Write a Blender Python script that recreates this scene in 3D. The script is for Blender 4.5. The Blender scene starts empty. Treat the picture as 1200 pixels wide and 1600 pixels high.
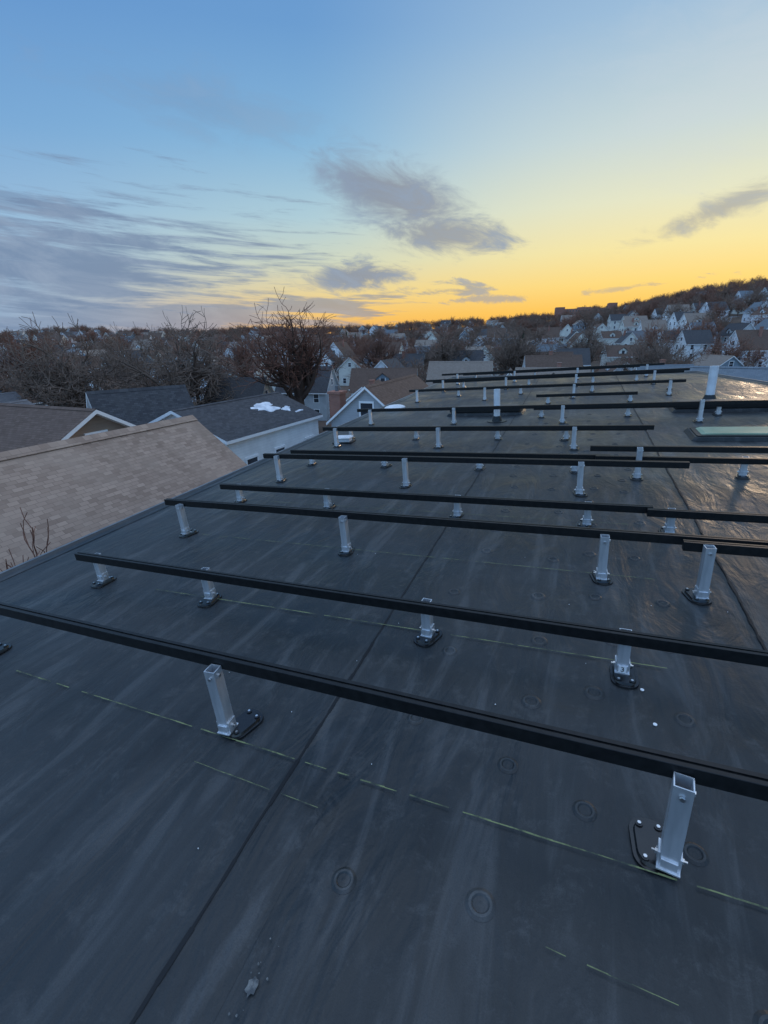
import bpy, math, random
import numpy as np
from mathutils import Matrix, Vector
R=math.radians
rnd=random.Random(7)
scene=bpy.context.scene
scene.view_settings.view_transform='Standard'
try: scene.view_settings.look='None'
except Exception: pass
scene.view_settings.exposure=0
col=scene.collection

# ------------------------------------------------------------------ helpers
def srgb(r,g,b):
    f=lambda c:(c/255/12.92) if c/255<=0.04045 else ((c/255+0.055)/1.055)**2.4
    return (f(r),f(g),f(b),1)
class MB:
    def __init__(s): s.v=[];s.f=[];s.m=[];s.uv=[]
    def face(s,pts,m=0,uv=None):
        i=len(s.v);s.v+= [tuple(p) for p in pts];s.f.append(tuple(range(i,i+len(pts))));s.m.append(m)
        s.uv.append(uv if uv else [(p[0],p[1]) for p in pts])
    def box(s,a,b,m=0):
        x0,y0,z0=a;x1,y1,z1=b
        for q in ([(x0,y0,z0),(x0,y1,z0),(x1,y1,z0),(x1,y0,z0)],[(x0,y0,z1),(x1,y0,z1),(x1,y1,z1),(x0,y1,z1)],
                  [(x0,y0,z0),(x1,y0,z0),(x1,y0,z1),(x0,y0,z1)],[(x1,y1,z0),(x0,y1,z0),(x0,y1,z1),(x1,y1,z1)],
                  [(x0,y1,z0),(x0,y0,z0),(x0,y0,z1),(x0,y1,z1)],[(x1,y0,z0),(x1,y1,z0),(x1,y1,z1),(x1,y0,z1)]):
            ax=[(p[0]+p[1],p[2]) for p in q]
            s.face(q,m,ax)
    def prism(s,c,r,z0,z1,n=12,m=0,axis='z',r2=None,cap=True):
        r2=r if r2 is None else r2
        def P(a,rr,h):
            u,w=rr*math.cos(a),rr*math.sin(a)
            return (c[0]+u,c[1]+w,c[2]+h) if axis=='z' else ((c[0]+u,c[1]+h,c[2]-w) if axis=='y' else (c[0]+h,c[1]+u,c[2]+w))
        A=[2*math.pi*i/n+.3 for i in range(n)]
        for i in range(n):
            a,b=A[i],A[(i+1)%n]
            s.face([P(a,r,z0),P(b,r,z0),P(b,r2,z1),P(a,r2,z1)],m)
        if cap:
            s.face([P(a,r2,z1) for a in A],m);s.face([P(a,r,z0) for a in reversed(A)],m)
    def loop_extrude(s,poly,z0,z1,m=0,cap=True,inset=0):
        n=len(poly);cx=sum(p[0] for p in poly)/n;cy=sum(p[1] for p in poly)/n
        top=[(cx+(p[0]-cx)*(1-inset),cy+(p[1]-cy)*(1-inset)) for p in poly]
        for i in range(n):
            j=(i+1)%n
            s.face([(*poly[i],z0),(*poly[j],z0),(*top[j],z1),(*top[i],z1)],m)
        if cap: s.face([(*p,z1) for p in top],m)
    def mesh(s,name,mats):
        me=bpy.data.meshes.new(name);me.from_pydata(s.v,[],s.f)
        for mt in mats: me.materials.append(mt)
        me.polygons.foreach_set('material_index',s.m)
        ul=me.uv_layers.new(name='UVMap')
        ul.data.foreach_set('uv',[c for f in s.uv for p in f for c in p])
        me.update();return me
def obj(name,me,mw=None,parent=None):
    o=bpy.data.objects.new(name,me);col.objects.link(o)
    if parent: o.parent=parent
    if mw is not None: o.matrix_world=mw
    return o
def empty(name):
    o=bpy.data.objects.new(name,None);col.objects.link(o);o.empty_display_size=.2;return o

# ------------------------------------------------------------------ materials
def mat(name,color,rough=.6,metal=0,spec=.5):
    m=bpy.data.materials.new(name);m.use_nodes=True
    b=m.node_tree.nodes['Principled BSDF']
    b.inputs['Base Color'].default_value=color if len(color)==4 else (*color,1)
    b.inputs['Roughness'].default_value=rough;b.inputs['Metallic'].default_value=metal
    b.inputs['Specular IOR Level'].default_value=spec
    return m
class NT:
    def __init__(s,nt): s.nt=nt;s.n=nt.nodes;s.l=nt.links
    def add(s,t,**k):
        x=s.n.new(t)
        for a,b in k.items(): setattr(x,a,b)
        return x
    def link(s,a,b): s.l.new(a,b)
    def val(s,inp,v):
        if isinstance(v,bpy.types.NodeSocket): s.l.new(v,inp)
        else: inp.default_value=v
    def math(s,op,a,b=0,c=0,clamp=False):
        x=s.add('ShaderNodeMath',operation=op,use_clamp=clamp)
        s.val(x.inputs[0],a);s.val(x.inputs[1],b);s.val(x.inputs[2],c);return x.outputs[0]
    def mapr(s,v,a,b,c=0,d=1,interp='SMOOTHSTEP'):
        x=s.add('ShaderNodeMapRange',interpolation_type=interp)
        s.val(x.inputs[0],v)
        for i,q in enumerate((a,b,c,d)): x.inputs[i+1].default_value=q
        return x.outputs[0]
    def mix(s,f,a,b,mode='MIX'):
        x=s.add('ShaderNodeMix',data_type='RGBA',blend_type=mode)
        s.val(x.inputs[0],f);s.val(x.inputs[6],a);s.val(x.inputs[7],b);return x.outputs[2]
    def noise(s,vec,scale,detail=4,rough=.55,dist=0):
        x=s.add('ShaderNodeTexNoise');x.inputs['Scale'].default_value=scale;x.inputs['Detail'].default_value=detail
        x.inputs['Roughness'].default_value=rough;x.inputs['Distortion'].default_value=dist
        if vec is not None: s.link(vec,x.inputs['Vector'])
        return x.outputs['Fac']
    def mapping(s,vec,scale=(1,1,1),loc=(0,0,0),rot=(0,0,0)):
        x=s.add('ShaderNodeMapping');x.inputs['Scale'].default_value=scale;x.inputs['Location'].default_value=loc;x.inputs['Rotation'].default_value=rot
        s.link(vec,x.inputs[0]);return x.outputs[0]
    def ramp(s,f,stops):
        x=s.add('ShaderNodeValToRGB');e=x.color_ramp.elements
        e[0].position=stops[0][0];e[0].color=stops[0][1];e[1].position=stops[-1][0];e[1].color=stops[-1][1]
        for p,c in stops[1:-1]:
            q=e.new(p);q.color=c
        s.val(x.inputs[0],f);return x.outputs[0]
    def bump(s,h,strength,dist,normal=None):
        x=s.add('ShaderNodeBump');x.inputs['Strength'].default_value=strength;x.inputs['Distance'].default_value=dist
        s.link(h,x.inputs['Height'])
        if normal is not None: s.link(normal,x.inputs['Normal'])
        return x.outputs[0]
def noisy(name,c1,c2,scale=5,rough=.7,metal=0,bump=0,coord='Object',stretch=(1,1,1),spec=.5):
    m=mat(name,c1,rough,metal,spec);t=NT(m.node_tree);b=t.n['Principled BSDF']
    tc=t.add('ShaderNodeTexCoord');v=t.mapping(tc.outputs[coord],stretch)
    f=t.noise(v,scale,3);f2=t.mapr(f,.3,.7)
    t.link(t.mix(f2,c1,c2),b.inputs['Base Color'])
    if bump: t.link(t.bump(f,bump,.02),b.inputs['Normal'])
    return m

def membrane_mat(name='rubber_membrane',k=1.0):
    m=mat(name,(.04,.05,.06),.45,0,.34);t=NT(m.node_tree);b=t.n['Principled BSDF']
    tc=t.add('ShaderNodeTexCoord');O=tc.outputs['Object']
    st=t.noise(t.mapping(O,(5.5,.8,1)),1.3,4,.62,.7)
    big=t.noise(O,.75,4,.6,.8)
    fine=t.noise(O,8,6,.8,.3)
    grain=t.noise(O,240,2,.7)
    c=t.mix(t.mapr(big,.33,.68),(.012*k,.0155*k,.0175*k,1),(.029*k,.032*k,.034*k,1))
    c=t.mix(t.math('MULTIPLY',t.mapr(st,.49,.68),.75),c,(.062*k,.065*k,.067*k,1))
    c=t.mix(t.math('MULTIPLY',t.mapr(st,.46,.30),.5),c,(.009*k,.011*k,.013*k,1))
    c=t.mix(t.math('MULTIPLY',t.mapr(fine,.50,.72),.55),c,(.072*k,.074*k,.075*k,1))
    c=t.mix(t.math('MULTIPLY',t.mapr(grain,.4,.7),.35),c,(.008*k,.010*k,.011*k,1))
    t.link(c,b.inputs['Base Color'])
    rg=t.math('ADD',t.math('MULTIPLY',t.mapr(big,.3,.7),.22),t.math('ADD',t.math('MULTIPLY',fine,.26),.22))
    t.link(rg,b.inputs['Roughness'])
    wr=t.noise(t.mapping(O,(2.6,.9,1)),1.5,4,.55,.9)
    n=t.bump(wr,.55,.05);n=t.bump(fine,.35,.008,n)
    t.link(n,b.inputs['Normal']);return m
M_MEM=membrane_mat();M_MEM2=membrane_mat('membrane_patch',.8)
M_RING=membrane_mat('membrane_over_plate',1.45)
M_SEAM=mat('seam_sealant',(.005,.006,.008),.6,0,.3)
M_LAP=membrane_mat('membrane_lap',1.06)
M_CHALK=bpy.data.materials.new('chalk_line');M_CHALK.use_nodes=True
t=NT(M_CHALK.node_tree);b=t.n['Principled BSDF'];b.inputs['Roughness'].default_value=.9
tc=t.add('ShaderNodeTexCoord');f=t.noise(tc.outputs['Object'],9,5,.7)
t.link(t.mix(t.mapr(f,.38,.6),(.035,.042,.035,1),(.20,.225,.095,1)),b.inputs['Base Color'])
M_BLK=noisy('black_anodised_aluminium',(.005,.0055,.006,1),(.010,.0105,.011,1),30,.45,.0,0,spec=.28)
M_ALU=noisy('mill_aluminium',(.50,.52,.54,1),(.74,.75,.77,1),18,.42,.75,.05,stretch=(1,1,.15))
M_BOLT=mat('steel_bolt',(.6,.6,.6),.3,1)
M_FLASH=noisy('black_flashing',(.005,.005,.006,1),(.010,.010,.010,1),20,.25)
M_PVC=noisy('white_pvc',(.68,.70,.72,1),(.54,.56,.58,1),6,.5)
M_LABEL=mat('white_label',(.7,.7,.7),.6);M_INK=mat('black_ink',(.02,.02,.02),.6)
M_SPLASH=noisy('dried_splash',(.05,.055,.06,1),(.18,.18,.17,1),55,.8)
M_EDGE=noisy('edge_metal',(.09,.10,.11,1),(.15,.16,.17,1),8,.5,.2)

def shingle(name,c1,c2,c3,snow=0.0,sc=1.0,thr=.8):
    m=mat(name,c1,.9,0,.2);t=NT(m.node_tree);b=t.n['Principled BSDF']
    tc=t.add('ShaderNodeTexCoord');U=tc.outputs['UV']
    br=t.add('ShaderNodeTexBrick');br.offset=.37;br.offset_frequency=2
    t.link(U,br.inputs['Vector']);br.inputs['Scale'].default_value=1/sc
    br.inputs['Brick Width'].default_value=.25;br.inputs['Row Height'].default_value=.125
    br.inputs['Mortar Size'].default_value=.006;br.inputs['Mortar Smooth'].default_value=.3;br.inputs['Bias'].default_value=0
    br.inputs['Color1'].default_value=c1;br.inputs['Color2'].default_value=c2;br.inputs['Mortar'].default_value=[x*.5 for x in c1[:3]]+[1]
    n=t.noise(U,1.2,4)
    c=t.mix(t.math('MULTIPLY',t.mapr(n,.4,.7),.6),br.outputs['Color'],c3)
    n5=t.noise(t.mapping(U,(1.6,.35,1)),1.0,4,.65)
    c=t.mix(t.math('MULTIPLY',t.mapr(n5,.48,.72),.35),c,[x*.62 for x in c2[:3]]+[1])
    if snow:
        ns=t.noise(tc.outputs['Object'],.33,4,.6)
        nn=t.add('ShaderNodeObjectInfo')
        s=t.mapr(t.math('ADD',ns,t.math('MULTIPLY',nn.outputs['Random'],.10)),thr-snow*.12,thr+.015-snow*.12)
        c=t.mix(s,c,(.70,.73,.78,1))
    t.link(c,b.inputs['Base Color']);t.link(t.bump(br.outputs['Fac'],-.6,.008),b.inputs['Normal']);return m
M_SH_TAN=shingle('tan_shingles',(.36,.262,.20,1),(.235,.165,.125,1),(.32,.24,.185,1),sc=.66)
M_SH=[shingle('charcoal_shingles',(.055,.055,.06,1),(.085,.085,.09,1),(.07,.07,.07,1),.6),
      shingle('brown_shingles',(.10,.066,.05,1),(.14,.095,.075,1),(.11,.075,.06,1),0),
      shingle('grey_shingles',(.11,.11,.12,1),(.16,.16,.17,1),(.13,.13,.13,1),.3),
      shingle('blue_grey_shingles',(.12,.145,.165,1),(.155,.18,.20,1),(.135,.155,.18,1),0),
      shingle('dark_shingles',(.045,.045,.05,1),(.08,.08,.085,1),(.06,.06,.062,1),0),
      shingle('tan_grey_shingles',(.20,.16,.13,1),(.25,.21,.18,1),(.22,.18,.15,1),0)]
M_SNOW=noisy('snow',(.42,.45,.50,1),(.74,.76,.80,1),1.6,.8)
def siding(name,c):
    m=mat(name,c,.75,0,.3);t=NT(m.node_tree);b=t.n['Principled BSDF']
    tc=t.add('ShaderNodeTexCoord');sp=t.add('ShaderNodeSeparateXYZ');t.link(tc.outputs['Object'],sp.inputs[0])
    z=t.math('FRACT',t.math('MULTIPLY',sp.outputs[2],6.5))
    n=t.noise(tc.outputs['Object'],1.1,3)
    c2=[x*.84 for x in c[:3]]+[1]
    cc=t.mix(t.mapr(n,.35,.7),c,c2)
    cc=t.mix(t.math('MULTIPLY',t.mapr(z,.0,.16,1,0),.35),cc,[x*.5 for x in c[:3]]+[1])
    t.link(cc,b.inputs['Base Color']);return m
WALLC=[(.80,.80,.78,1),(.70,.68,.60,1),(.40,.41,.42,1),(.22,.27,.31,1),(.32,.23,.17,1),(.74,.74,.75,1),(.58,.52,.36,1),(.50,.52,.52,1)]
M_WALL=[siding('siding_%d'%i,c) for i,c in enumerate(WALLC)]
M_TRIM=mat('white_trim',(.80,.80,.79),.6)
M_GLASS=mat('window_glass',(.03,.035,.045),.08,0,.8)
M_BRICK=bpy.data.materials.new('red_brick');M_BRICK.use_nodes=True
t=NT(M_BRICK.node_tree);b=t.n['Principled BSDF'];b.inputs['Roughness'].default_value=.9
br=t.add('ShaderNodeTexBrick');tc=t.add('ShaderNodeTexCoord');t.link(tc.outputs['UV'],br.inputs['Vector']);br.inputs['Scale'].default_value=1
br.inputs['Brick Width'].default_value=.2;br.inputs['Row Height'].default_value=.07;br.inputs['Mortar Size'].default_value=.008
br.inputs['Color1'].default_value=(.24,.08,.05,1);br.inputs['Color2'].default_value=(.32,.12,.075,1);br.inputs['Mortar'].default_value=(.26,.23,.2,1)
t.link(br.outputs['Color'],b.inputs['Base Color'])

# ------------------------------------------------------------------ frames
CAMZ=10.6
M3=Matrix(((0.9980,-0.0258,-0.0572),(0.0239,0.9991,-0.0339),(0.0580,0.0324,0.9978)))
T0=Vector((0,0,CAMZ))-M3@Vector((0,0,1.6))
ROOF=Matrix.Translation(T0)@M3.to_4x4()
def onroof(x,y,z=0,rot=0): return ROOF@Matrix.Translation((x,y,z))@Matrix.Rotation(rot,4,'Z')

# ------------------------------------------------------------------ main building with flat roof
bld=empty('flat_roofed_building');bld.matrix_world=ROOF
def part(name,me):
    o=bpy.data.objects.new(name,me);col.objects.link(o);o.parent=bld;return o
poly=[(-4.35,-4),(4.1,-4),(4.1,9.5),(3.75,11.6),(2.75,15.0),(-4.35,16.6)]
mb=MB()
mb.face([(*p,0) for p in poly],0)
part('roof_membrane',mb.mesh('roof_membrane',[M_MEM]))
mb=MB()
for i in range(len(poly)):
    a=poly[i];c=poly[(i+1)%len(poly)]
    L=math.hypot(c[0]-a[0],c[1]-a[1])
    mb.face([(*a,-12.5),(*c,-12.5),(*c,-.02),(*a,-.02)],0,[(0,0),(L,0),(L,12.5),(0,12.5)])
part('walls',mb.mesh('walls',[M_BRICK]))
mb=MB()
for i in range(len(poly)):
    a=Vector(poly[i]);c=Vector(poly[(i+1)%len(poly)]);d=(c-a).normalized();n=Vector((d.y,-d.x))
    prof=[(-.11,.004),(-.05,.012),(-.015,.03),(.012,.032),(.02,.02),(.02,-.14)]
    for (o0,h0),(o1,h1) in zip(prof,prof[1:]):
        mb.face([(*(a+n*o0),h0),(*(c+n*o0),h0),(*(c+n*o1),h1),(*(a+n*o1),h1)],0 if o0<-.02 else 1)
part('edge_flashing',mb.mesh('edge_flashing',[M_LAP,M_EDGE]))
def strip(mb,pts,w,z,m=0):
    for (a,c) in zip(pts,pts[1:]):
        a=Vector(a);c=Vector(c)
        if (c-a).length<1e-6: continue
        d=(c-a).normalized();n=Vector((-d.y,d.x))*w/2
        mb.face([(*(a-n),z),(*(c-n),z),(*(c+n),z),(*(a+n),z)],m)
mb=MB()
def wav(x0,x1,y0,y1,n,amp):
    out=[];o=0
    for i in range(n+1):
        o=.8*o+rnd.uniform(-amp,amp);out.append((x0+(x1-x0)*i/n+o,y0+(y1-y0)*i/n))
    return out
for x0,x1,y0,y1 in ((-.93,-1.28,-1.5,16),(.92,.80,1.2,15)):
    p=wav(x0,x1,y0,y1,260,.0028)
    for (a,c) in zip(p,p[1:]):
        mb.face([(a[0],a[1],.005),(a[0]+.20,a[1],.0006),(c[0]+.20,c[1],.0006),(c[0],c[1],.005)],1)
    for a,c in zip(p,p[1:]): strip(mb,[a,c],rnd.uniform(.008,.017),.0075,0)
part('membrane_seams',mb.mesh('membrane_seams',[M_SEAM,M_MEM]))
mb=MB()
def chalk(x0,x1,y0,y1,w=.005):
    n=int((x1-x0)/.05)
    for i in range(n):
        if rnd.random()<.08: continue
        a=(x0+(x1-x0)*i/n,y0+(y1-y0)*i/n+rnd.uniform(-.001,.001));c=(x0+(x1-x0)*(i+1)/n,y0+(y1-y0)*(i+1)/n+rnd.uniform(-.001,.001))
        strip(mb,[a,c],w*rnd.uniform(.5,1.1),.0115)
chalk(-2.85,.6,1.13,1.12,.006);chalk(-2.8,.45,2.06,2.13,.007);chalk(-1.4,-.8,.98,.97,.003);chalk(0,.62,.82,.80,.003)
chalk(-3.2,.5,2.98,3.02,.005);chalk(-3.2,.5,3.9,3.92,.004)
part('chalk_lines',mb.mesh('chalk_lines',[M_CHALK]))
mb=MB()
def plate(x,y,r=.029):
    prof=[(r*1.4,.0008),(r*1.08,.006),(r*.84,.0062),(r*.68,.002),(r*.3,.002),(.0,.003)]
    n=20
    for k,((r0,h0),(r1,h1)) in enumerate(zip(prof,prof[1:])):
        for i in range(n):
            a,b_=2*math.pi*i/n,2*math.pi*(i+1)/n
            q=[(x+r0*math.cos(a),y+r0*math.sin(a),h0),(x+r0*math.cos(b_),y+r0*math.sin(b_),h0),(x+r1*math.cos(b_),y+r1*math.sin(b_),h1),(x+r1*math.cos(a),y+r1*math.sin(a),h1)]
            if r1==0: q=q[:3]
            mb.face(q,1 if k==1 else 0)
for cx in (-.62,-.2,.15,.45):
    y=.6+rnd.random()*.3
    while y<9:
        plate(cx+rnd.uniform(-.08,.08),y,rnd.uniform(.027,.033));y+=rnd.uniform(.35,.7)
part('fastener_plates',mb.mesh('fastener_plates',[M_MEM,M_RING]))
mb=MB()
for i in range(24):
    x,y=rnd.uniform(-1.8,.9),rnd.uniform(.5,4);r=rnd.uniform(.001,.003)
    mb.prism((x,y,.004),r,0,.003,6)
for x,y in ((.36,1.75),(.33,1.95),(-.05,1.55)): mb.prism((x,y,.004),.008,0,.003,10)
part('debris',mb.mesh('debris',[M_LABEL]))
mb=MB();q=random.Random(5);cx,cy=-.72,.47
P=[(cx+.015*(1+q.uniform(-.3,.3))*math.cos(a*.39),cy+.020*(1+q.uniform(-.3,.4))*math.sin(a*.39)) for a in range(16)]
mb.loop_extrude(P,.0075,.0085,0,True,.1)
for k in range(18): mb.prism((cx+q.gauss(0,.02),cy+q.gauss(.02,.035),.0085),q.uniform(.001,.0035),0,.0012,6)
part('sealant_splash',mb.mesh('sealant_splash',[M_SPLASH]))

# ------------------------------------------------------------------ rails
def rail(x0,x1,yn,zt,yn2=None,h=.056,w=.04):
    mb=MB()
    prof=[(0,.0015),(.0015,0),(w-.0015,0),(w,.0015),(w,h),(w*.62,h),(w*.62,h-.006),(w*.38,h-.006),(w*.38,h),(0.0015,h),(0,h-.0015)]
    L=x1-x0;n=len(prof);nseg=max(2,int(L/1.0))
    xs=[L*i/nseg for i in range(nseg+1)]
    sag=[rnd.uniform(-.002,.002) for _ in xs]
    for k in range(nseg):
        for i in range(n):
            a,c=prof[i],prof[(i+1)%n]
            mb.face([(xs[k],a[0],a[1]+sag[k]),(xs[k],c[0],c[1]+sag[k]),(xs[k+1],c[0],c[1]+sag[k+1]),(xs[k+1],a[0],a[1]+sag[k+1])],0)
    for k,fl in ((0,1),(nseg,0)):
        for q in ([(0,0),(w,0),(w,h-.006),(0,h-.006)],[(.0,h-.006),(w*.38,h-.006),(w*.38,h),(0,h)],[(w*.62,h-.006),(w,h-.006),(w,h),(w*.62,h)]):
            p=[(xs[k],y,z+sag[k]) for y,z in q]
            mb.face(p if not fl else p[::-1],0)
    me=mb.mesh('mounting_rail',[M_BLK])
    ang=0 if yn2 is None else math.atan2(yn2-yn,L)
    obj('mounting_rail',me,onroof(x0,yn,zt-h,ang))
rail(-4.0,2.6,1.19,.385)
rail(-3.48,2.6,2.0,.25)
rail(-3.57,2.7,2.98,.335)
rail(.59,3.2,2.88,.345)
rail(-3.63,.54,3.78,.22)
rail(.50,3.4,3.73,.215)
rail(-3.66,.90,4.65,.338)
rail(-3.72,.30,5.33,.215)
rail(.16,3.6,5.28,.215)
rail(.10,3.6,5.235,.335)
rail(-3.82,.82,6.45,.307)
rail(-3.8,.8,6.92,.2)
rail(-4.05,3.4,8.22,.30)
rail(-.8,2.9,8.66,.2)
rail(-3.95,1.85,11.0,.30)
rail(-.9,.95,10.2,.2)
rail(-4.1,1.9,11.75,.22)
rail(-4.1,2.2,12.85,.33)
rail(-4.1,2.2,13.5,.22)
rail(-4.1,1.9,14.5,.33)
rail(-3.6,1.4,15.2,.24)

# ------------------------------------------------------------------ posts
def stadium(w,l,n=6,r=None):
    r=min(w,l)*.42 if r is None else r;pts=[]
    for cx,cy,a0 in ((w/2-r,l/2-r,0),(-w/2+r,l/2-r,90),(-w/2+r,-l/2+r,180),(w/2-r,-l/2+r,270)):
        for i in range(n+1):
            a=R(a0+90*i/n);pts.append((cx+r*math.cos(a),cy+r*math.sin(a)))
    return pts
def post(x,y,h,ox=0,oy=.03,rot=0,prot=0,side=-1,label=None):
    mb=MB();a=.0255;ti=.0035
    for (px,py),(qx,qy) in (((-a,-a),(a,-a)),((a,-a),(a,a)),((a,a),(-a,a)),((-a,a),(-a,-a))):
        mb.face([(px,py,.016),(qx,qy,.016),(qx,qy,h),(px,py,h)],0)
        k=(a-ti)/a
        mb.face([(qx*k,qy*k,.03),(px*k,py*k,.03),(px*k,py*k,h),(qx*k,qy*k,h)],0)
        mb.face([(px,py,h),(qx,qy,h),(qx*k,qy*k,h),(px*k,py*k,h)],0)
    P=stadium(.12,.18)
    c,s=math.cos(prot),math.sin(prot)
    P=[(ox+p[0]*c-p[1]*s,oy+p[0]*s+p[1]*c) for p in P]
    mb.loop_extrude(P,.002,.009,1,True,.02)
    cx,cy=ox,oy
    P2=[(cx+(p[0]-cx)*.8,cy+(p[1]-cy)*.86) for p in P]
    mb.loop_extrude(P2,.009,.019,1,True,.08)
    for dx,dy in ((-.028,.055),(.028,.055),(-.028,-.055),(.028,-.055)):
        wx,wy=ox+dx*c-dy*s,oy+dx*s+dy*c
        mb.prism((wx,wy,.018),.012,0,.006,10,1)
        mb.prism((wx,wy,.024),.006,0,.004,6,2)
    mb.box((-a-.006,-.024,.019),(-a-.0005,.024,.078),0);mb.box((a+.0005,-.024,.019),(a+.006,.024,.078),0)
    mb.box((-a-.006,-.036,.0195),(a+.006,.036,.0245),0)
    mb.box((-.022,-a-.006,.025),(.022,-a-.0005,.062),0)
    for sx in (-1,1):
        mb.prism((sx*(a+.006),0,.05),.009,0,sx*.007,6,2,axis='x')
        mb.prism((sx*(a+.006),0,.05),.004,0,sx*.016,6,2,axis='x')
    mb.prism((0,-a-.001,h-.035),.008,-.007,0,6,2,axis='y')
    mb.prism((a+.0008,0,h-.03),.008,0,.005,6,2,axis='x')
    me=mb.mesh('rail_support_post',[M_ALU,M_FLASH,M_BOLT])
    o=obj('rail_support_post',me,onroof(x,y,0.001,rot))
    if label:
        q=MB();q.box((-.017,-a-.0085,.026),(.017,-a-.0065,.064),0)
        lo=bpy.data.objects.new('label',q.mesh('label',[M_LABEL]));col.objects.link(lo);lo.parent=o
        cu=bpy.data.curves.new('label_text','FONT');cu.body=label;cu.size=.036;cu.align_x='CENTER';cu.align_y='CENTER';cu.extrude=.0004
        cu.materials.append(M_INK)
        to=bpy.data.objects.new('label_text',cu);col.objects.link(to);to.parent=o
        to.location=(0,-a-.0095,.045);to.rotation_euler=(R(90),0,0)
    return o
J=lambda a:rnd.uniform(-a,a)
post(-1.37,1.16,.35,.045,.05,R(4),R(-20));post(.33,1.16,.36,-.045,.045,R(-8),R(12))
post(-3.22,1.16,.35,.03,.04)
post(1.9,1.16,.35,.03,.04)
for i,(x,y) in enumerate(((-3.33,2.06),(-2.28,2.07),(-.72,2.07),(.25,2.05),(1.9,2.05))):
    post(x,y+.0,.232,.01+J(.01),-.015+J(.01),J(.12),J(.3),label='3' if i==3 else None)
for x,y,h in ((-3.36,2.95,.305),(-1.67,2.95,.31),(.18,2.95,.315),(.71,2.85,.34),(2.2,2.95,.31)): post(x,y,h,J(.02),.02,J(.1),J(.4))
for x in (-3.45,-2.34,-.99,.09,.67,2.0): post(x,3.86 if x<.5 else 3.81,.20,J(.02),.0,J(.1),J(.3))
for x in (-3.44,-1.76,.02): post(x,4.62,.325,J(.02),.02,J(.1),J(.3))
post(.56,5.205,.33,0,.02);post(2.2,5.205,.33,0,.02)
for x in (-3.43,-2.34,-1.10,-.04,1.5): post(x,5.40,.20,J(.02),0,J(.1),J(.3))
for x in (-3.58,-1.90,-.08): post(x,6.42,.295,J(.02),.02,J(.1),J(.3))
for x in (-3.6,-2.43,-1.15,-.19): post(x,6.99,.19,J(.02),0,J(.1),J(.3))
for x in (-3.76,-2.12,-.3,1.62,2.9): post(x,8.19,.29 if x!=1.62 else .33,J(.02),.02,J(.1),J(.3))
for x in (-.67,.7,1.96): post(x,8.73,.19,J(.02),.02,J(.1),J(.3))
for x in (-3.74,-2.1,-.2,1.58): post(x,10.97,.29,J(.02),.02)
for x in (-.67,.84): post(x,10.27,.19)
for x in (-2.92,-1.4,.17,1.7): post(x,11.82,.22)
for yy,hh in ((12.82,.31),(14.47,.31)):
    for x in (-3.6,-1.9,-.2,1.5): post(x,yy,hh)
for yy,hh in ((13.57,.21),(15.27,.23)):
    for x in (-3.2,-1.4,.2,1.2): post(x,yy,hh)

# ------------------------------------------------------------------ roof equipment
def vent(x,y,h,r):
    mb=MB()
    mb.prism((0,0,0),.17,.003,.012,24,1);mb.prism((0,0,0),r*1.6,.012,.10,24,1,r2=r*1.12)
    mb.prism((0,0,0),r,.05,h,28,0,cap=False)
    n=28
    for i in range(n):
        a,c=2*math.pi*i/n+.3,2*math.pi*(i+1)/n+.3
        k=.86
        mb.face([(r*math.cos(a),r*math.sin(a),h),(r*math.cos(c),r*math.sin(c),h),(k*r*math.cos(c),k*r*math.sin(c),h),(k*r*math.cos(a),k*r*math.sin(a),h)],0)
        mb.face([(k*r*math.cos(c),k*r*math.sin(c),h),(k*r*math.cos(a),k*r*math.sin(a),h),(k*r*math.cos(a),k*r*math.sin(a),h-.3),(k*r*math.cos(c),k*r*math.sin(c),h-.3)][::-1],0)
    obj('vent_pipe',mb.mesh('vent_pipe',[M_PVC,M_MEM2]),onroof(x,y))
vent(-1.40,8.42,.56,.055);vent(2.13,10.26,.60,.07)
def hatch(x,y,w,l,name,mat_top,h=.14,rot=0):
    mb=MB()
    mb.loop_extrude(stadium(w+.16,l+.16,3,.04),.002,.05,1,True,.05)
    mb.loop_extrude(stadium(w,l,3,.03),.05,h,2,True,0)
    mb.loop_extrude(stadium(w+.05,l+.05,3,.03),h-.03,h+.012,2,True,.01)
    mb.loop_extrude(stadium(w-.08,l-.08,3,.02),h+.014,h+.03,0,True,.06)
    obj(name,mb.mesh(name,[mat_top,M_MEM2,M_BLK]),onroof(x,y,0,rot))
M_GREEN=noisy('pale_green_glass',(.14,.22,.15,1),(.21,.29,.20,1),3,.5,spec=.25)
M_DOME=noisy('smoked_acrylic',(.03,.03,.035,1),(.05,.05,.055,1),3,.45,spec=.3)
hatch(-1.75,9.3,1.3,.5,'skylight',M_DOME,.10)
hatch(2.1,9.3,1.3,.5,'skylight',M_DOME,.10)
hatch(2.15,7.25,1.5,.5,'skylight',M_GREEN,.05)
mb=MB();mb.loop_extrude(stadium(.34,.26,3,.03),.004,.02,1,True,0);mb.loop_extrude(stadium(.24,.16,3,.02),.02,.08,0,True,.06)
mb.loop_extrude(stadium(.28,.2,3,.02),.08,.10,0,True,.2)
obj('roof_vent_box',mb.mesh('roof_vent_box',[M_PVC,M_MEM2]),onroof(-3.62,6.75,0,.1))
mb=MB();n=24;prof=[(.24,.0),(.24,.03),(.21,.05),(.15,.07),(.07,.08),(0,.082)]
for (r0,h0),(r1,h1) in zip(prof,prof[1:]):
    for i in range(n):
        a,c=2*math.pi*i/n,2*math.pi*(i+1)/n
        q=[(r0*math.cos(a),r0*math.sin(a),h0),(r0*math.cos(c),r0*math.sin(c),h0),(r1*math.cos(c),r1*math.sin(c),h1),(r1*math.cos(a),r1*math.sin(a),h1)]
        mb.face(q if r1 else q[:3],0)
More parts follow.
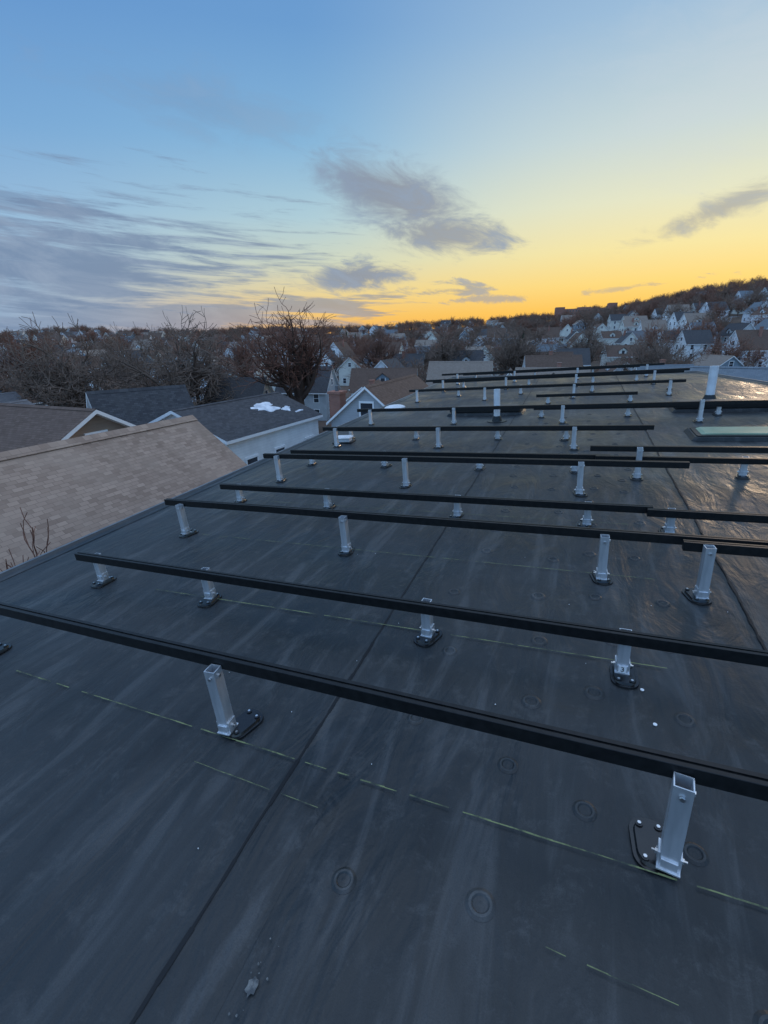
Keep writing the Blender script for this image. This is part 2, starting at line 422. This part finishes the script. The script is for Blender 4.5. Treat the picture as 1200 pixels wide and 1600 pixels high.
obj('dome_vent',mb.mesh('dome_vent',[M_PVC]),onroof(-4.0,10.1,.003))

# ------------------------------------------------------------------ terrain
AZ=[-180,-75,-61,-56,-45,-31,-24,-16,-9,-3,1,3,6,9,13,30,60,180]
EL=[.3,.3,.3,.8,.6,.7,.9,1.1,1.25,1.8,2.1,2.5,3.1,3.5,3.7,3.9,1.5,.3]
RS=650
def hgt(x,y):
    r=np.hypot(x,y);az=np.degrees(np.arctan2(x,y))
    e=np.interp(az,AZ,EL);hs=10.6+RS*np.tan(np.radians(e))
    tt=np.clip((r-110)/(RS-110),0,1);s=tt*.75+.25*tt*tt*(3-2*tt)
    u=1.6*np.sin(x*.021+1)*np.cos(y*.017)+.9*np.sin(x*.05+y*.043)
    v=np.clip((r-40)/35,0,1);v=v*v*(3-2*v)
    return -2.6*v*(1-tt)+(hs)*s+u*np.clip((r-110)/200,0,1)-np.clip((r-RS)/2500,0,1)*12
rad=np.concatenate([np.linspace(0,100,20)[1:],np.geomspace(106,RS*1.05,46),np.geomspace(720,5000,14)])
na=300;vs=[(0,0,0)];th=np.linspace(0,2*np.pi,na,endpoint=False)
for r in rad:
    X=r*np.sin(th);Y=r*np.cos(th);Z=hgt(X,Y)
    vs+=list(zip(X.tolist(),Y.tolist(),Z.tolist()))
fs=[(0,1+(i+1)%na,1+i) for i in range(na)]
for k in range(len(rad)-1):
    b0=1+k*na;b1=b0+na
    for i in range(na):
        j=(i+1)%na;fs.append((b0+i,b0+j,b1+j,b1+i))
me=bpy.data.meshes.new('ground');me.from_pydata(vs,[],fs);me.update()
for p in me.polygons: p.use_smooth=True
mg=mat('winter_ground',(.1,.08,.06),.95,0,.1);t=NT(mg.node_tree);b=t.n['Principled BSDF'];tc=t.add('ShaderNodeTexCoord')
n1=t.noise(tc.outputs['Object'],.03,5,.65);n2=t.noise(tc.outputs['Object'],.35,4,.6);n3=t.noise(tc.outputs['Object'],.06,4,.7,.6)
c=t.mix(t.mapr(n1,.35,.65),(.085,.056,.043,1),(.14,.10,.078,1));c=t.mix(t.mapr(n2,.4,.7),c,(.075,.065,.05,1))
c=t.mix(t.mapr(n3,.66,.69),c,(.55,.58,.63,1))
t.link(c,b.inputs['Base Color']);me.materials.append(mg)
obj('ground',me)

# ------------------------------------------------------------------ houses
def house_mesh(name,w,d,eave,rise,wall,roof,chim=True,porch=True,dormer=False,win=True,ov=.35,seed=0,base=-4.0,snow=None):
    q=random.Random(seed);mb=MB();hw,hd=w/2,d/2;zr=eave+rise
    for s in (-1,1):
        mb.face([(s*hw,-s*hd,base),(s*hw,s*hd,base),(s*hw,s*hd,eave),(s*hw,-s*hd,eave)],0)
        mb.face([(hw*s,s*hd,base),(-hw*s,s*hd,base),(-hw*s,s*hd,eave),(0,s*hd,zr),(hw*s,s*hd,eave)],0)
    sl=rise/hw;L=math.hypot(hw+ov,(hw+ov)*sl);tk=.16
    for s in (-1,1):
        xe=s*(hw+ov);ze=eave-ov*sl
        y0,y1=-hd-ov,hd+ov
        top=[(xe,y0,ze+tk),(xe,y1,ze+tk),(0,y1,zr+tk),(0,y0,zr+tk)]
        uv=[(y0,0),(y1,0),(y1,L),(y0,L)]
        if s<0: top=top[::-1];uv=uv[::-1]
        mb.face(top,1,uv)
        bot=[(xe,y0,ze),(xe,y1,ze),(0,y1,zr),(0,y0,zr)]
        if s>0: bot=bot[::-1]
        mb.face(bot,2)
        mb.face([(xe,y0,ze),(xe,y1,ze),(xe,y1,ze+tk),(xe,y0,ze+tk)],2)
        for yy in (y0,y1):
            mb.face([(xe,yy,ze),(0,yy,zr),(0,yy,zr+tk),(xe,yy,ze+tk)],2)
    y0,y1=-hd-ov,hd+ov
    for s in (-1,1):
        mb.face([(0,y0,zr+tk+.035),(0,y1,zr+tk+.035),(s*.15,y1,zr+tk+.03-.15*sl),(s*.15,y0,zr+tk+.03-.15*sl)],1,[(y0,0),(y1,0),(y1,.12),(y0,.12)])
    if snow:
        for (sx,sy,rx,ry) in snow:
            n=40;P=[];f1,f2,f3=q.random()*6,q.random()*6,q.random()*6
            for i in range(n):
                a=2*math.pi*i/n;k=1+.25*math.sin(2*a+f1)+.22*math.sin(3*a+f2)+.16*math.sin(7*a+f3)+q.uniform(-.12,.12)
                P.append((sx+rx*k*math.cos(a),sy+ry*k*math.sin(a)))
            zf=lambda x:zr+tk-abs(x)*sl
            ins=[(sx+(p[0]-sx)*.93,sy+(p[1]-sy)*.93) for p in P]
            for i in range(n):
                a,c=P[i],P[(i+1)%n];a2,c2=ins[i],ins[(i+1)%n]
                mb.face([(sx,sy,zf(sx)+.03),(*a2,zf(a2[0])+.028),(*c2,zf(c2[0])+.028)],5)
                mb.face([(*a,zf(a[0])+.004),(*c,zf(c[0])+.004),(*c2,zf(c2[0])+.028),(*a2,zf(a2[0])+.028)],5)
    def window(cx,cz,face,ww=.85,hh=1.35,off=0):
        ax,s=face
        def bx(u0,u1,z0,z1,p0,p1,m):
            if ax=='y':
                e=s*(hd+off);a,c=sorted((e+s*p0,e+s*p1));mb.box((u0,a,z0),(u1,c,z1),m)
            else:
                e=s*(hw+off);a,c=sorted((e+s*p0,e+s*p1));mb.box((a,u0,z0),(c,u1,z1),m)
        f=.1
        bx(cx-ww/2-f,cx+ww/2+f,cz-hh/2-f,cz-hh/2,-.02,.06,2);bx(cx-ww/2-f,cx+ww/2+f,cz+hh/2,cz+hh/2+f*1.2,-.02,.06,2)
        bx(cx-ww/2-f,cx-ww/2,cz-hh/2,cz+hh/2,-.02,.05,2);bx(cx+ww/2,cx+ww/2+f,cz-hh/2,cz+hh/2,-.02,.05,2)
        bx(cx-ww/2,cx+ww/2,cz-hh/2,cz+hh/2,-.02,.012,3);bx(cx-ww/2,cx+ww/2,cz-.03,cz+.03,.013,.03,2)
    if win:
        for s in (-1,1):
            lv=[z for z in (1.5,4.1) if z+.9<eave+.2]
            for z in lv:
                k=max(2,int(w/3))
                for i in range(k):
                    window(-hw+w*(i+.5)/k,z,('y',s))
                k=max(2,int(d/2.8))
                for i in range(k): window(-hd+d*(i+.5)/k+q.uniform(-.3,.3),z,('x',s))
            if rise>2: window(0,eave+rise*.35,('y',s),.8,1.0)
    if chim:
        cx=q.choice((-1,1))*hw*.3;cy=q.uniform(-.3,.4)*d
        mb.box((cx-.3,cy-.3,eave),(cx+.3,cy+.3,zr+.8),4);mb.box((cx-.36,cy-.36,zr+.8),(cx+.36,cy+.36,zr+.9),4)
    if porch:
        yf=-hd;pd=2.0
        mb.face([(-hw-.2,yf-pd-.2,2.6),(hw+.2,yf-pd-.2,2.6),(hw+.2,yf,3.1),(-hw-.2,yf,3.1)],1,[(0,0),(w,0),(w,2),(0,2)])
        mb.box((-hw-.2,yf-pd-.2,2.4),(hw+.2,yf-pd,2.59),2)
        for i in range(4):
            x=-hw+.1+(w-.2)*i/3;mb.box((x-.08,yf-pd-.1,.6),(x+.08,yf-pd+.06,2.4),2)
        mb.box((-hw,yf-pd,base),(hw,yf-.01,.6),0)
    if dormer:
        dw=1.1
        for s in (-1,1):
            X=s*hw*.80;zb=eave+rise*.12;zt=zb+1.2
            xi=s*hw*.15
            mb.face([(X,-dw,zb),(X,dw,zb),(X,dw,zt),(X,0,zt+.75),(X,-dw,zt)],0)
            mb.face([(X,-dw,zb),(xi,-dw,zb),(xi,-dw,zt),(X,-dw,zt)],0);mb.face([(X,dw,zb),(xi,dw,zb),(xi,dw,zt),(X,dw,zt)],0)
            e=X+s*.25
            mb.face([(e,-dw-.2,zt-.1),(e,0,zt+.9),(0,0,zt+.9),(0,-dw-.2,zt-.1)],1,[(0,0),(1.5,0),(1.5,2),(0,2)])
            mb.face([(e,dw+.2,zt-.1),(e,0,zt+.9),(0,0,zt+.9),(0,dw+.2,zt-.1)],1,[(0,0),(1.5,0),(1.5,2),(0,2)])
            a,c=sorted((X,X+s*.03));mb.box((a,-.4,zb+.3),(c,.4,zb+1.2),3)
            a,c=sorted((X,X+s*.05));mb.box((a,-.5,zb+.2),(c,-.4,zb+1.3),2);mb.box((a,.4,zb+.2),(c,.5,zb+1.3),2)
    return mb.mesh(name,[wall,roof,M_TRIM,M_GLASS,M_BRICK,M_SNOW])
def place(name,me,x,y,z,rot): return obj(name,me,Matrix.Translation((x,y,z))@Matrix.Rotation(rot,4,'Z'))

place('tan_roof_house',house_mesh('tan_roof_house',7.0,15.5,6.2,3.5*.693+.1,M_WALL[1],M_SH_TAN,chim=False,porch=False,seed=3),-9.07,.65,0,0)
place('white_house',house_mesh('white_house',6.2,8.6,6.0,1.25,M_WALL[0],M_SH[4],chim=False,porch=False,seed=4,ov=.25,snow=[(1.3,1.3,.42,1.1),(1.9,2.6,.2,.45),(2.4,3.3,.09,.4)]),-19.4,21.9,0,0)
place('white_gable_house',house_mesh('white_gable_house',4.2,5,5.5,2.4,M_WALL[5],M_SH[4],chim=False,porch=False,seed=14,ov=.3,snow=[(-.9,.3,.3,.8)]),-25.4,20.6,0,R(-25))
place('grey_gable_house',house_mesh('grey_gable_house',5.0,10,5.7,2.1,M_WALL[2],M_SH[1],chim=False,porch=False,seed=5,ov=.25),-13.0,31.2,0,R(3))
place('brown_roof_house',house_mesh('brown_roof_house',7.6,12,5.9,2.1,M_WALL[4],M_SH[1],chim=True,porch=False,seed=6),-24.5,12.6,0,R(90))
place('cream_house',house_mesh('cream_house',7,8,4.2,2.4,M_WALL[6],M_SH[2],chim=False,porch=False,seed=8),-38,18,0,R(20))
place('blue_roof_house',house_mesh('blue_roof_house',8.5,13,6.4,2.3,M_WALL[7],M_SH[3],chim=False,porch=False,seed=9),11.5,31,0,R(75))
mb=MB();mb.box((-.42,-.42,0),(.42,.42,7.2),0);mb.box((-.5,-.5,7.2),(.5,.5,7.36),0);mb.prism((0,0,7.36),.14,0,.35,10,1)
place('brick_chimney',mb.mesh('brick_chimney',[M_BRICK,M_EDGE]),-16.0,28.4,0,0)

variants=[]
rc=(0,4,1,2,1,5,5,1,0,3)
for i in range(18):
    w=rnd.uniform(5.8,8);d=rnd.uniform(8,11.5)
    variants.append(house_mesh('wooden_house_%d'%i,w,d,rnd.choice((4.8,5.2,5.6)),w/2*rnd.uniform(.75,1.2),M_WALL[(i*5)%8 if i%2 else (0,5,1)[i%3]],M_SH[rc[i%10]],chim=rnd.random()<.4,porch=rnd.random()<.6,dormer=rnd.random()<.35,seed=i+20))
dist_h=empty('distant_houses')
occ=[(-9,1),(-19.4,22),(-24.6,22.2),(-13,31),(-23.5,12.6),(-38,18),(11.5,31)]
near_avoid=[(-40,59.5,8),(-56,51,8),(-65,42,8)]
r=68.0
while r<600:
    step=(13.5+r*.012)/r
    a=R(-82)+rnd.random()*step
    while a<R(42):
        rr=r+J(5);x,y=rr*math.sin(a),rr*math.cos(a)
        ok=all(math.hypot(x-p,y-q)>14 for p,q in occ) and all(math.hypot(x-p,y-q)>k for p,q,k in near_avoid)
        pr=.85 if r<200 else (.62 if r<330 else .42)
        if a>R(-10) and r>300: pr=.28
        if a>R(-10) and r>450: pr=.06
        if ok and rnd.random()<pr:
            z=float(hgt(x,y))-.3
            grid=R(15)+R(12)*math.sin(x*.01)
            rot=grid+rnd.choice((0,math.pi/2,math.pi,math.pi*1.5))+J(.12)
            me=rnd.choice(variants)
            if r<130: place('wooden_house',me,x,y,z,rot)
            else:
                o=place('house',me,x,y,z,rot);o.parent=dist_h
        a+=step*rnd.uniform(.9,1.35)
    r+=15+r*.035
mb=MB()
mb.box((-30,-8,-8),(30,8,4),0);mb.box((-34,-9,-8),(-24,9,6),0);mb.box((22,-6,-8),(30.5,8.5,9),0);mb.box((-10,-7,4),(4,7,5.5),0)
for i in range(14):
    for k in range(2): mb.box((-22+i*3.2,-8.1,-2+k*3),(-20.6+i*3.2,-7.98,-.5+k*3),1)
a=R(-1.8);place('hilltop_building',mb.mesh('hilltop_building',[M_BRICK,M_GLASS]),620*math.sin(a),620*math.cos(a),float(hgt(620*math.sin(a),620*math.cos(a)))+5,R(8))

# ------------------------------------------------------------------ trees
M_BARK=mat('bark',(.085,.056,.044),.9,0,.1);M_BARK2=mat('grey_bark',(.13,.097,.078),.9,0,.1)
M_TW=mat('reddish_twigs',(.17,.088,.064),.9,0,.1);M_TW2=mat('grey_twigs',(.18,.132,.105),.9,0,.1)
M_DTW=mat('distant_red_twigs',(.23,.125,.09),.9,0,.1);M_DTW2=mat('distant_grey_twigs',(.20,.14,.108),.9,0,.1)
def segs_to_mesh(name,S,mats,sides=4,rsplit=.03):
    S=np.array(S);p0=S[:,0:3];p1=S[:,3:6];r0=S[:,6];r1=S[:,7]
    d=p1-p0;d/=np.linalg.norm(d,axis=1)[:,None]+1e-9
    ref=np.where(np.abs(d[:,2:3])>.9,np.array([[1,0,0]]),np.array([[0,0,1]]))
    u=np.cross(d,ref);u/=np.linalg.norm(u,axis=1)[:,None]+1e-9;v=np.cross(d,u)
    N=len(S);V=np.zeros((N,2*sides,3))
    for k in range(sides):
        a=2*math.pi*k/sides;o=u*math.cos(a)+v*math.sin(a)
        V[:,k]=p0+o*r0[:,None];V[:,sides+k]=p1+o*r1[:,None]
    base=(np.arange(N)*2*sides)[:,None];F=[]
    for k in range(sides):
        j=(k+1)%sides;F.append(base+np.array([[k,j,sides+j,sides+k]]))
    F=np.stack(F,1).reshape(-1,4)
    me=bpy.data.meshes.new(name);me.vertices.add(N*2*sides);me.vertices.foreach_set('co',V.reshape(-1))
    me.loops.add(F.size);me.loops.foreach_set('vertex_index',F.reshape(-1).astype(np.int32))
    me.polygons.add(len(F));me.polygons.foreach_set('loop_start',np.arange(len(F),dtype=np.int32)*4)
    for m in mats: me.materials.append(m)
    mi=np.repeat((r0<rsplit).astype(np.int32),sides)
    me.polygons.foreach_set('material_index',mi)
    me.update(calc_edges=True);me.validate();return me
def gen_tree(seed,H,trunk_r,fork,levels,kids,spread,up,lenk=.62,minr=.01,nsub=4,trunk_frac=.32,L0=.27,spf=(.55,1.0),rk=(.55,.75),rf=.6):
    q=random.Random(seed);S=[]
    def rv():
        v=Vector((q.gauss(0,1),q.gauss(0,1),q.gauss(0,1)));return v.normalized()
    def grow(p,d,L,r,lv):
        pts=[(p.copy(),r)];n=nsub if lv<levels else 2
        for i in range(n):
            d=(d+rv()*(.13+.06*lv)+Vector((0,0,up*(.12 if lv<levels-1 else .03)))).normalized()
            p2=p+d*(L/n);r2=max(minr,r*(1-.45*(i+1)/n))
            S.append((*p,*p2,max(minr,r if i==0 else pts[-1][1]),r2));p=p2;pts.append((p.copy(),r2))
        if lv>=levels: return
        k=kids[min(lv,len(kids)-1)]
        for i in range(k):
            tt=.25+.75*(i+q.random())/k;idx=min(n,max(1,int(round(tt*n))));bp_,br_=pts[idx]
            ax=rv();side=(ax-d*ax.dot(d)).normalized();sp=spread*q.uniform(.65,1.25)
            nd=(d*math.cos(sp)+side*math.sin(sp)).normalized()
            grow(bp_,nd,L*lenk*q.uniform(.75,1.2),max(minr,br_*q.uniform(*rk)),lv+1)
        grow(p,(d+rv()*.2).normalized(),L*lenk*1.1,max(minr,pts[-1][1]*.85),lv+1)
    th=H*trunk_frac;p=Vector((0,0,-1));top=Vector((q.uniform(-.2,.2),q.uniform(-.2,.2),th))
    mid=(p+top)/2+Vector((.08,-.05,0))
    S.append((*p,*Vector((0,0,.6)),trunk_r*1.5,trunk_r*1.05));S.append((0,0,.6,*mid,trunk_r*1.05,trunk_r*.92));S.append((*mid,*top,trunk_r*.92,trunk_r*.85))
    a0=q.random()*6
    for i in range(fork):
        a=a0+6.283*i/fork+q.uniform(-.3,.3);sp=spread*(spf[0]+(spf[1]-spf[0])*((i*.618)%1))
        d=Vector((math.cos(a)*math.sin(sp),math.sin(a)*math.sin(sp),math.cos(sp)))
        grow(top-Vector((0,0,q.uniform(0,th*.2))),d,H*L0*q.uniform(.9,1.1),trunk_r*rf,1)
    return S
def zmax(me): return max(v.co.z for v in me.vertices)
def az_place(name,me,az,D,top=None,s=1,rot=0,dz=0,wide=1.0):
    x,y=D*math.sin(R(az)),D*math.cos(R(az));z=float(hgt(x,y))+dz
    if top is not None: s=(top-z)/zmax(me)
    return obj(name,me,Matrix.Translation((x,y,z))@Matrix.Rotation(rot,4,'Z')@Matrix.Diagonal((s*wide,s*wide,s,1)))
def top_el(D,el): return CAMZ+D*math.tan(R(el))
hero=segs_to_mesh('bare_tree',gen_tree(33,17,.72,8,5,(3,3,3,3,3),.80,.95,.68,.022,trunk_frac=.32,L0=.27,spf=(.15,1.5),rk=(.6,.8),rf=.55),[M_BARK,M_TW],4,.055)
az_place('bare_tree',hero,-34.0,70,top_el(70,5.3),rot=1,wide=1.28)
wide=segs_to_mesh('bare_tree_wide',gen_tree(5,15,.6,8,5,(3,3,4,4,3),.90,.30,.66,.022,trunk_frac=.2,L0=.25,spf=(.15,1.4),rk=(.6,.78)),[M_BARK2,M_TW2],4,.055)
az_place('bare_tree',wide,-46.8,70,top_el(70,3.7),rot=0)
az_place('bare_tree',wide,-56.3,72,top_el(72,3.0),rot=2.2)
az_place('bare_tree',wide,-66,84,top_el(84,2.6),rot=4)
az_place('bare_tree',wide,-51.5,100,top_el(100,2.2),rot=1.2)
az_place('bare_tree',hero,-60.5,95,top_el(95,2.4),rot=2.9,wide=1.2)
az_place('bare_tree',wide,-8.5,120,top_el(120,2.4),rot=3)
az_place('bare_tree',wide,-17,140,top_el(140,1.6),rot=5)
az_place('bare_tree',hero,-24.5,130,top_el(130,1.8),rot=3)
az_place('bare_tree',wide,-2,150,top_el(150,1.6),rot=5.5)
az_place('bare_tree',wide,6,110,top_el(110,.9),rot=1.5)
az_place('bare_tree',hero,-40,120,top_el(120,1.7),rot=2)
sap=segs_to_mesh('bare_sapling',gen_tree(21,9.3,.06,4,4,(3,3,3),.55,1.2,.6,.004,nsub=4,trunk_frac=.76,L0=.085),[M_BARK,M_TW],4,.012)
obj('bare_sapling',sap,Matrix.Translation((-4.86,2.25,0))@Matrix.Scale(9.06/zmax(sap),4))
dt=empty('distant_trees')
tv=[]
for i in range(7):
    m_=segs_to_mesh('distant_tree_%d'%i,gen_tree(50+i,12,.3,5,4,(3,4,4),.85,.4,.68,.045,nsub=2,trunk_frac=.2,spf=(.2,1.35)),[M_BARK2 if i%2 else M_BARK,M_DTW if i%3 else M_DTW2],3,.07)
    tv.append((m_,zmax(m_)))
def dtree(x,y,h):
    m_,zm=rnd.choice(tv);s=h/zm
    o=obj('tree',m_,Matrix.Translation((x,y,float(hgt(x,y))-.2))@Matrix.Rotation(rnd.random()*6.28,4,'Z')@Matrix.Scale(s,4));o.parent=dt
for i in range(1150):
    a=R(rnd.uniform(-80,36));r=85+(640-85)*rnd.random()**.72;x,y=r*math.sin(a),r*math.cos(a)
    if any(math.hypot(x-p,y-q)<9 for p,q in occ): continue
    dtree(x,y,rnd.uniform(6,10) if r<180 else rnd.uniform(7,13.5))
for i in range(400):
    a=R(rnd.uniform(-80,36));r=rnd.uniform(610,680);dtree(r*math.sin(a),r*math.cos(a),rnd.uniform(7,13))
for i in range(420):
    a=R(rnd.uniform(-10,32));r=rnd.uniform(330,650);dtree(r*math.sin(a),r*math.cos(a),rnd.uniform(8,13))
M_CON=mat('conifer_needles',(.03,.045,.028),.9,0,.1)
def conifer(seed):
    q=random.Random(seed);mb=MB();mb.prism((0,0,0),.18,-1,2,6,1)
    for k in range(420):
        z=q.uniform(.8,11);rr=(1-z/11.4)*2.6*q.uniform(.6,1.1);a=q.random()*6.28
        c,s=math.cos(a),math.sin(a);w=.35
        mb.face([(0,0,z+.3),(c*rr-s*w,s*rr+c*w,z-.5),(c*rr*1.1,s*rr*1.1,z-.35),(c*rr+s*w,s*rr-c*w,z-.6)],0)
    return mb.mesh('conifer',[M_CON,M_BARK])
cm=conifer(1)
for az,D,s in ((-28,300,1),(-27,310,.9),(-20.5,420,.9),(14.4,60,.8),(-50,200,.8),(-43,260,.9),(4,350,.9),(-8,260,.8),(-14,190,.7),(-24,330,.8),(-38,150,.7)): az_place('pine_tree',cm,az,D,s=s)

# ------------------------------------------------------------------ world
SUN_AZ,SUN_EL=16,3.5
w=bpy.data.worlds.new('World');scene.world=w;w.use_nodes=True
t=NT(w.node_tree);bg=t.n['Background']
tc=t.add('ShaderNodeTexCoord');sp=t.add('ShaderNodeSeparateXYZ')
nv=t.add('ShaderNodeVectorMath',operation='NORMALIZE');t.link(tc.outputs['Generated'],nv.inputs[0]);t.link(nv.outputs[0],sp.inputs[0])
X,Y,Z=sp.outputs
azr=t.math('ARCTAN2',X,Y);az=t.math('MULTIPLY',azr,57.2958)
el=t.math('MULTIPLY',t.math('ARCSINE',Z),57.2958)
e01=t.math('DIVIDE',el,60,clamp=True)
top=srgb(152,169,192)
def rp(l): return t.ramp(e01,[(e/60,srgb(*c)) for e,c in l]+[(1,top)])
cool=rp([(0,(140,164,194)),(4,(152,180,208)),(10,(152,188,219)),(17,(122,169,214)),(25,(102,151,206)),(38,(92,139,200))])
mid=rp([(0,(244,172,86)),(2.5,(248,198,108)),(5,(236,214,152)),(8,(208,216,194)),(12,(176,206,216)),(18,(136,183,218)),(26,(108,157,208)),(38,(94,142,202))])
warm=rp([(0,(252,172,62)),(2.5,(255,198,88)),(5,(254,218,126)),(8,(247,230,164)),(12,(230,230,198)),(17,(202,217,216)),(25,(158,190,218)),(38,(108,152,204))])
d=t.math('COSINE',t.math('SUBTRACT',azr,R(SUN_AZ)))
sky=t.mix(t.mapr(d,.12,.82,interp='SMOOTHERSTEP'),cool,mid);sky=t.mix(t.mapr(d,.66,1.0,interp='SMOOTHSTEP'),sky,warm)
cv=t.add('ShaderNodeCombineXYZ');t.link(t.math('MULTIPLY',az,.12),cv.inputs[0]);t.link(t.math('MULTIPLY',t.math('ADD',el,t.math('MULTIPLY',az,.15)),.34),cv.inputs[1])
nA=t.noise(cv.outputs[0],1.3,7,.66,.5)
cv2=t.add('ShaderNodeCombineXYZ');t.link(t.math('MULTIPLY',az,.05),cv2.inputs[0]);t.link(t.math('MULTIPLY',t.math('ADD',el,t.math('MULTIPLY',az,.05)),.6),cv2.inputs[1])
nB=t.noise(cv2.outputs[0],1.6,7,.66,.3)
def ell(a0,e0,ra,re,rot,nz,amp,lo=.0,hi=.45,amt=1):
    c,s=math.cos(R(rot)),math.sin(R(rot))
    da=t.math('SUBTRACT',az,a0);de=t.math('SUBTRACT',el,e0)
    u=t.math('DIVIDE',t.math('ADD',t.math('MULTIPLY',da,c),t.math('MULTIPLY',de,s)),ra)
    v=t.math('DIVIDE',t.math('SUBTRACT',t.math('MULTIPLY',de,c),t.math('MULTIPLY',da,s)),re)
    q=t.math('SUBTRACT',1,t.math('SQRT',t.math('ADD',t.math('MULTIPLY',u,u),t.math('MULTIPLY',v,v))))
    q=t.math('ADD',q,t.math('MULTIPLY',t.math('SUBTRACT',nz,.5),amp))
    return t.math('MULTIPLY',t.mapr(q,lo,hi),amt)
cl=[ell(-22.5,13.9,11.5,3.6,-17,nA,1.8,0,.7),ell(-17.5,10.4,9.5,2.5,-6,nA,2.3,0,.7,.95),ell(-26.5,6.6,7,1.8,4,nA,2.8,0,.7),
    ell(-16.5,5.0,6,.9,0,nA,4.5,.1,.7,.8),ell(9,10.6,9.5,1.6,17,nA,2.6,0,.9,.75),ell(-56,7.2,23,6.2,0,nB,4.4,-.2,.8,.95),
    ell(-31,3.6,10,1.5,0,nB,4.0,amt=.8),ell(-46,2.5,22,1.8,0,nB,3.0,amt=.75),ell(2,4.5,7,.5,5,nA,5.0,.3,.8,.5),ell(-40,20,14,3.2,-5,nA,2.5,0,1.1,.35),
    ell(-60,11.8,15,1.8,-6,nB,4.0,0,.7,.65),ell(-12,4.0,7,.45,0,nA,6.0,.2,.9,.7)]
m_=cl[0]
for q in cl[1:]: m_=t.math('MAXIMUM',m_,q)
ccol=t.mix(t.mapr(d,.5,.95),srgb(114,135,166),srgb(152,153,158))
ccol=t.mix(t.mapr(nA,.38,.72),ccol,srgb(140,157,182))
sky=t.mix(t.math('MULTIPLY',m_,.9),sky,ccol)
hz=ell(12,20,20,10,0,nA,1.6,0,1.3,.4)
sky=t.mix(hz,sky,srgb(206,214,222))
zenith_boost=t.mapr(el,33,62,1,3.2)  # added fill: upper sky, out of view, brightened to lift light on the roof
back_boost=t.mapr(d,.22,-.6,1,2.1)  # added fill: sky behind the camera brightened to light facing walls and posts
bs=t.add('ShaderNodeVectorMath',operation='SCALE');t.link(sky,bs.inputs[0]);t.link(t.math('MAXIMUM',zenith_boost,back_boost),bs.inputs[3])
ns=t.add('ShaderNodeTexSky',sky_type='NISHITA',sun_disc=False);ns.sun_elevation=R(SUN_EL);ns.sun_rotation=R(SUN_AZ)
add=t.add('ShaderNodeVectorMath',operation='SCALE');t.link(ns.outputs[0],add.inputs[0]);add.inputs[3].default_value=.0015
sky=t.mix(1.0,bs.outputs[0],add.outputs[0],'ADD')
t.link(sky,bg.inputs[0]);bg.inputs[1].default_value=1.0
try:
    w.cycles.sampling_method='MANUAL';w.cycles.sample_map_resolution=512
except Exception: pass
sl=bpy.data.lights.new('sun','SUN');sl.energy=.6;sl.angle=R(6);sl.color=(1,.70,.45)
so=bpy.data.objects.new('sun',sl);col.objects.link(so)
dv=Vector((math.sin(R(SUN_AZ))*math.cos(R(6)),math.cos(R(SUN_AZ))*math.cos(R(6)),math.sin(R(6))))
so.rotation_euler=dv.to_track_quat('Z','Y').to_euler()

# ------------------------------------------------------------------ camera
def basis(th,ph,yaw):
    r=np.array([1,0,0.]);u=np.array([0,math.sin(th),math.cos(th)]);f=np.array([0,math.cos(th),-math.sin(th)])
    c,s=math.cos(ph),math.sin(ph);r,u=c*r+s*u,-s*r+c*u
    cy,sy=math.cos(yaw),math.sin(yaw);Q=np.array([[cy,-sy,0],[sy,cy,0],[0,0,1]])
    return Q@r,Q@u,Q@f
r_,u_,f_=basis(R(20.4),R(-1.0),R(24.04))
cd=bpy.data.cameras.new('camera');cam=bpy.data.objects.new('camera',cd);col.objects.link(cam)
mw=Matrix.Identity(4)
for i in range(3): mw[i][0]=r_[i];mw[i][1]=u_[i];mw[i][2]=-f_[i]
mw[2][3]=CAMZ;cam.matrix_world=mw
cd.sensor_fit='VERTICAL';cd.sensor_height=36;cd.lens=36*725.1/1600;cd.clip_start=.05;cd.clip_end=12000
scene.camera=cam
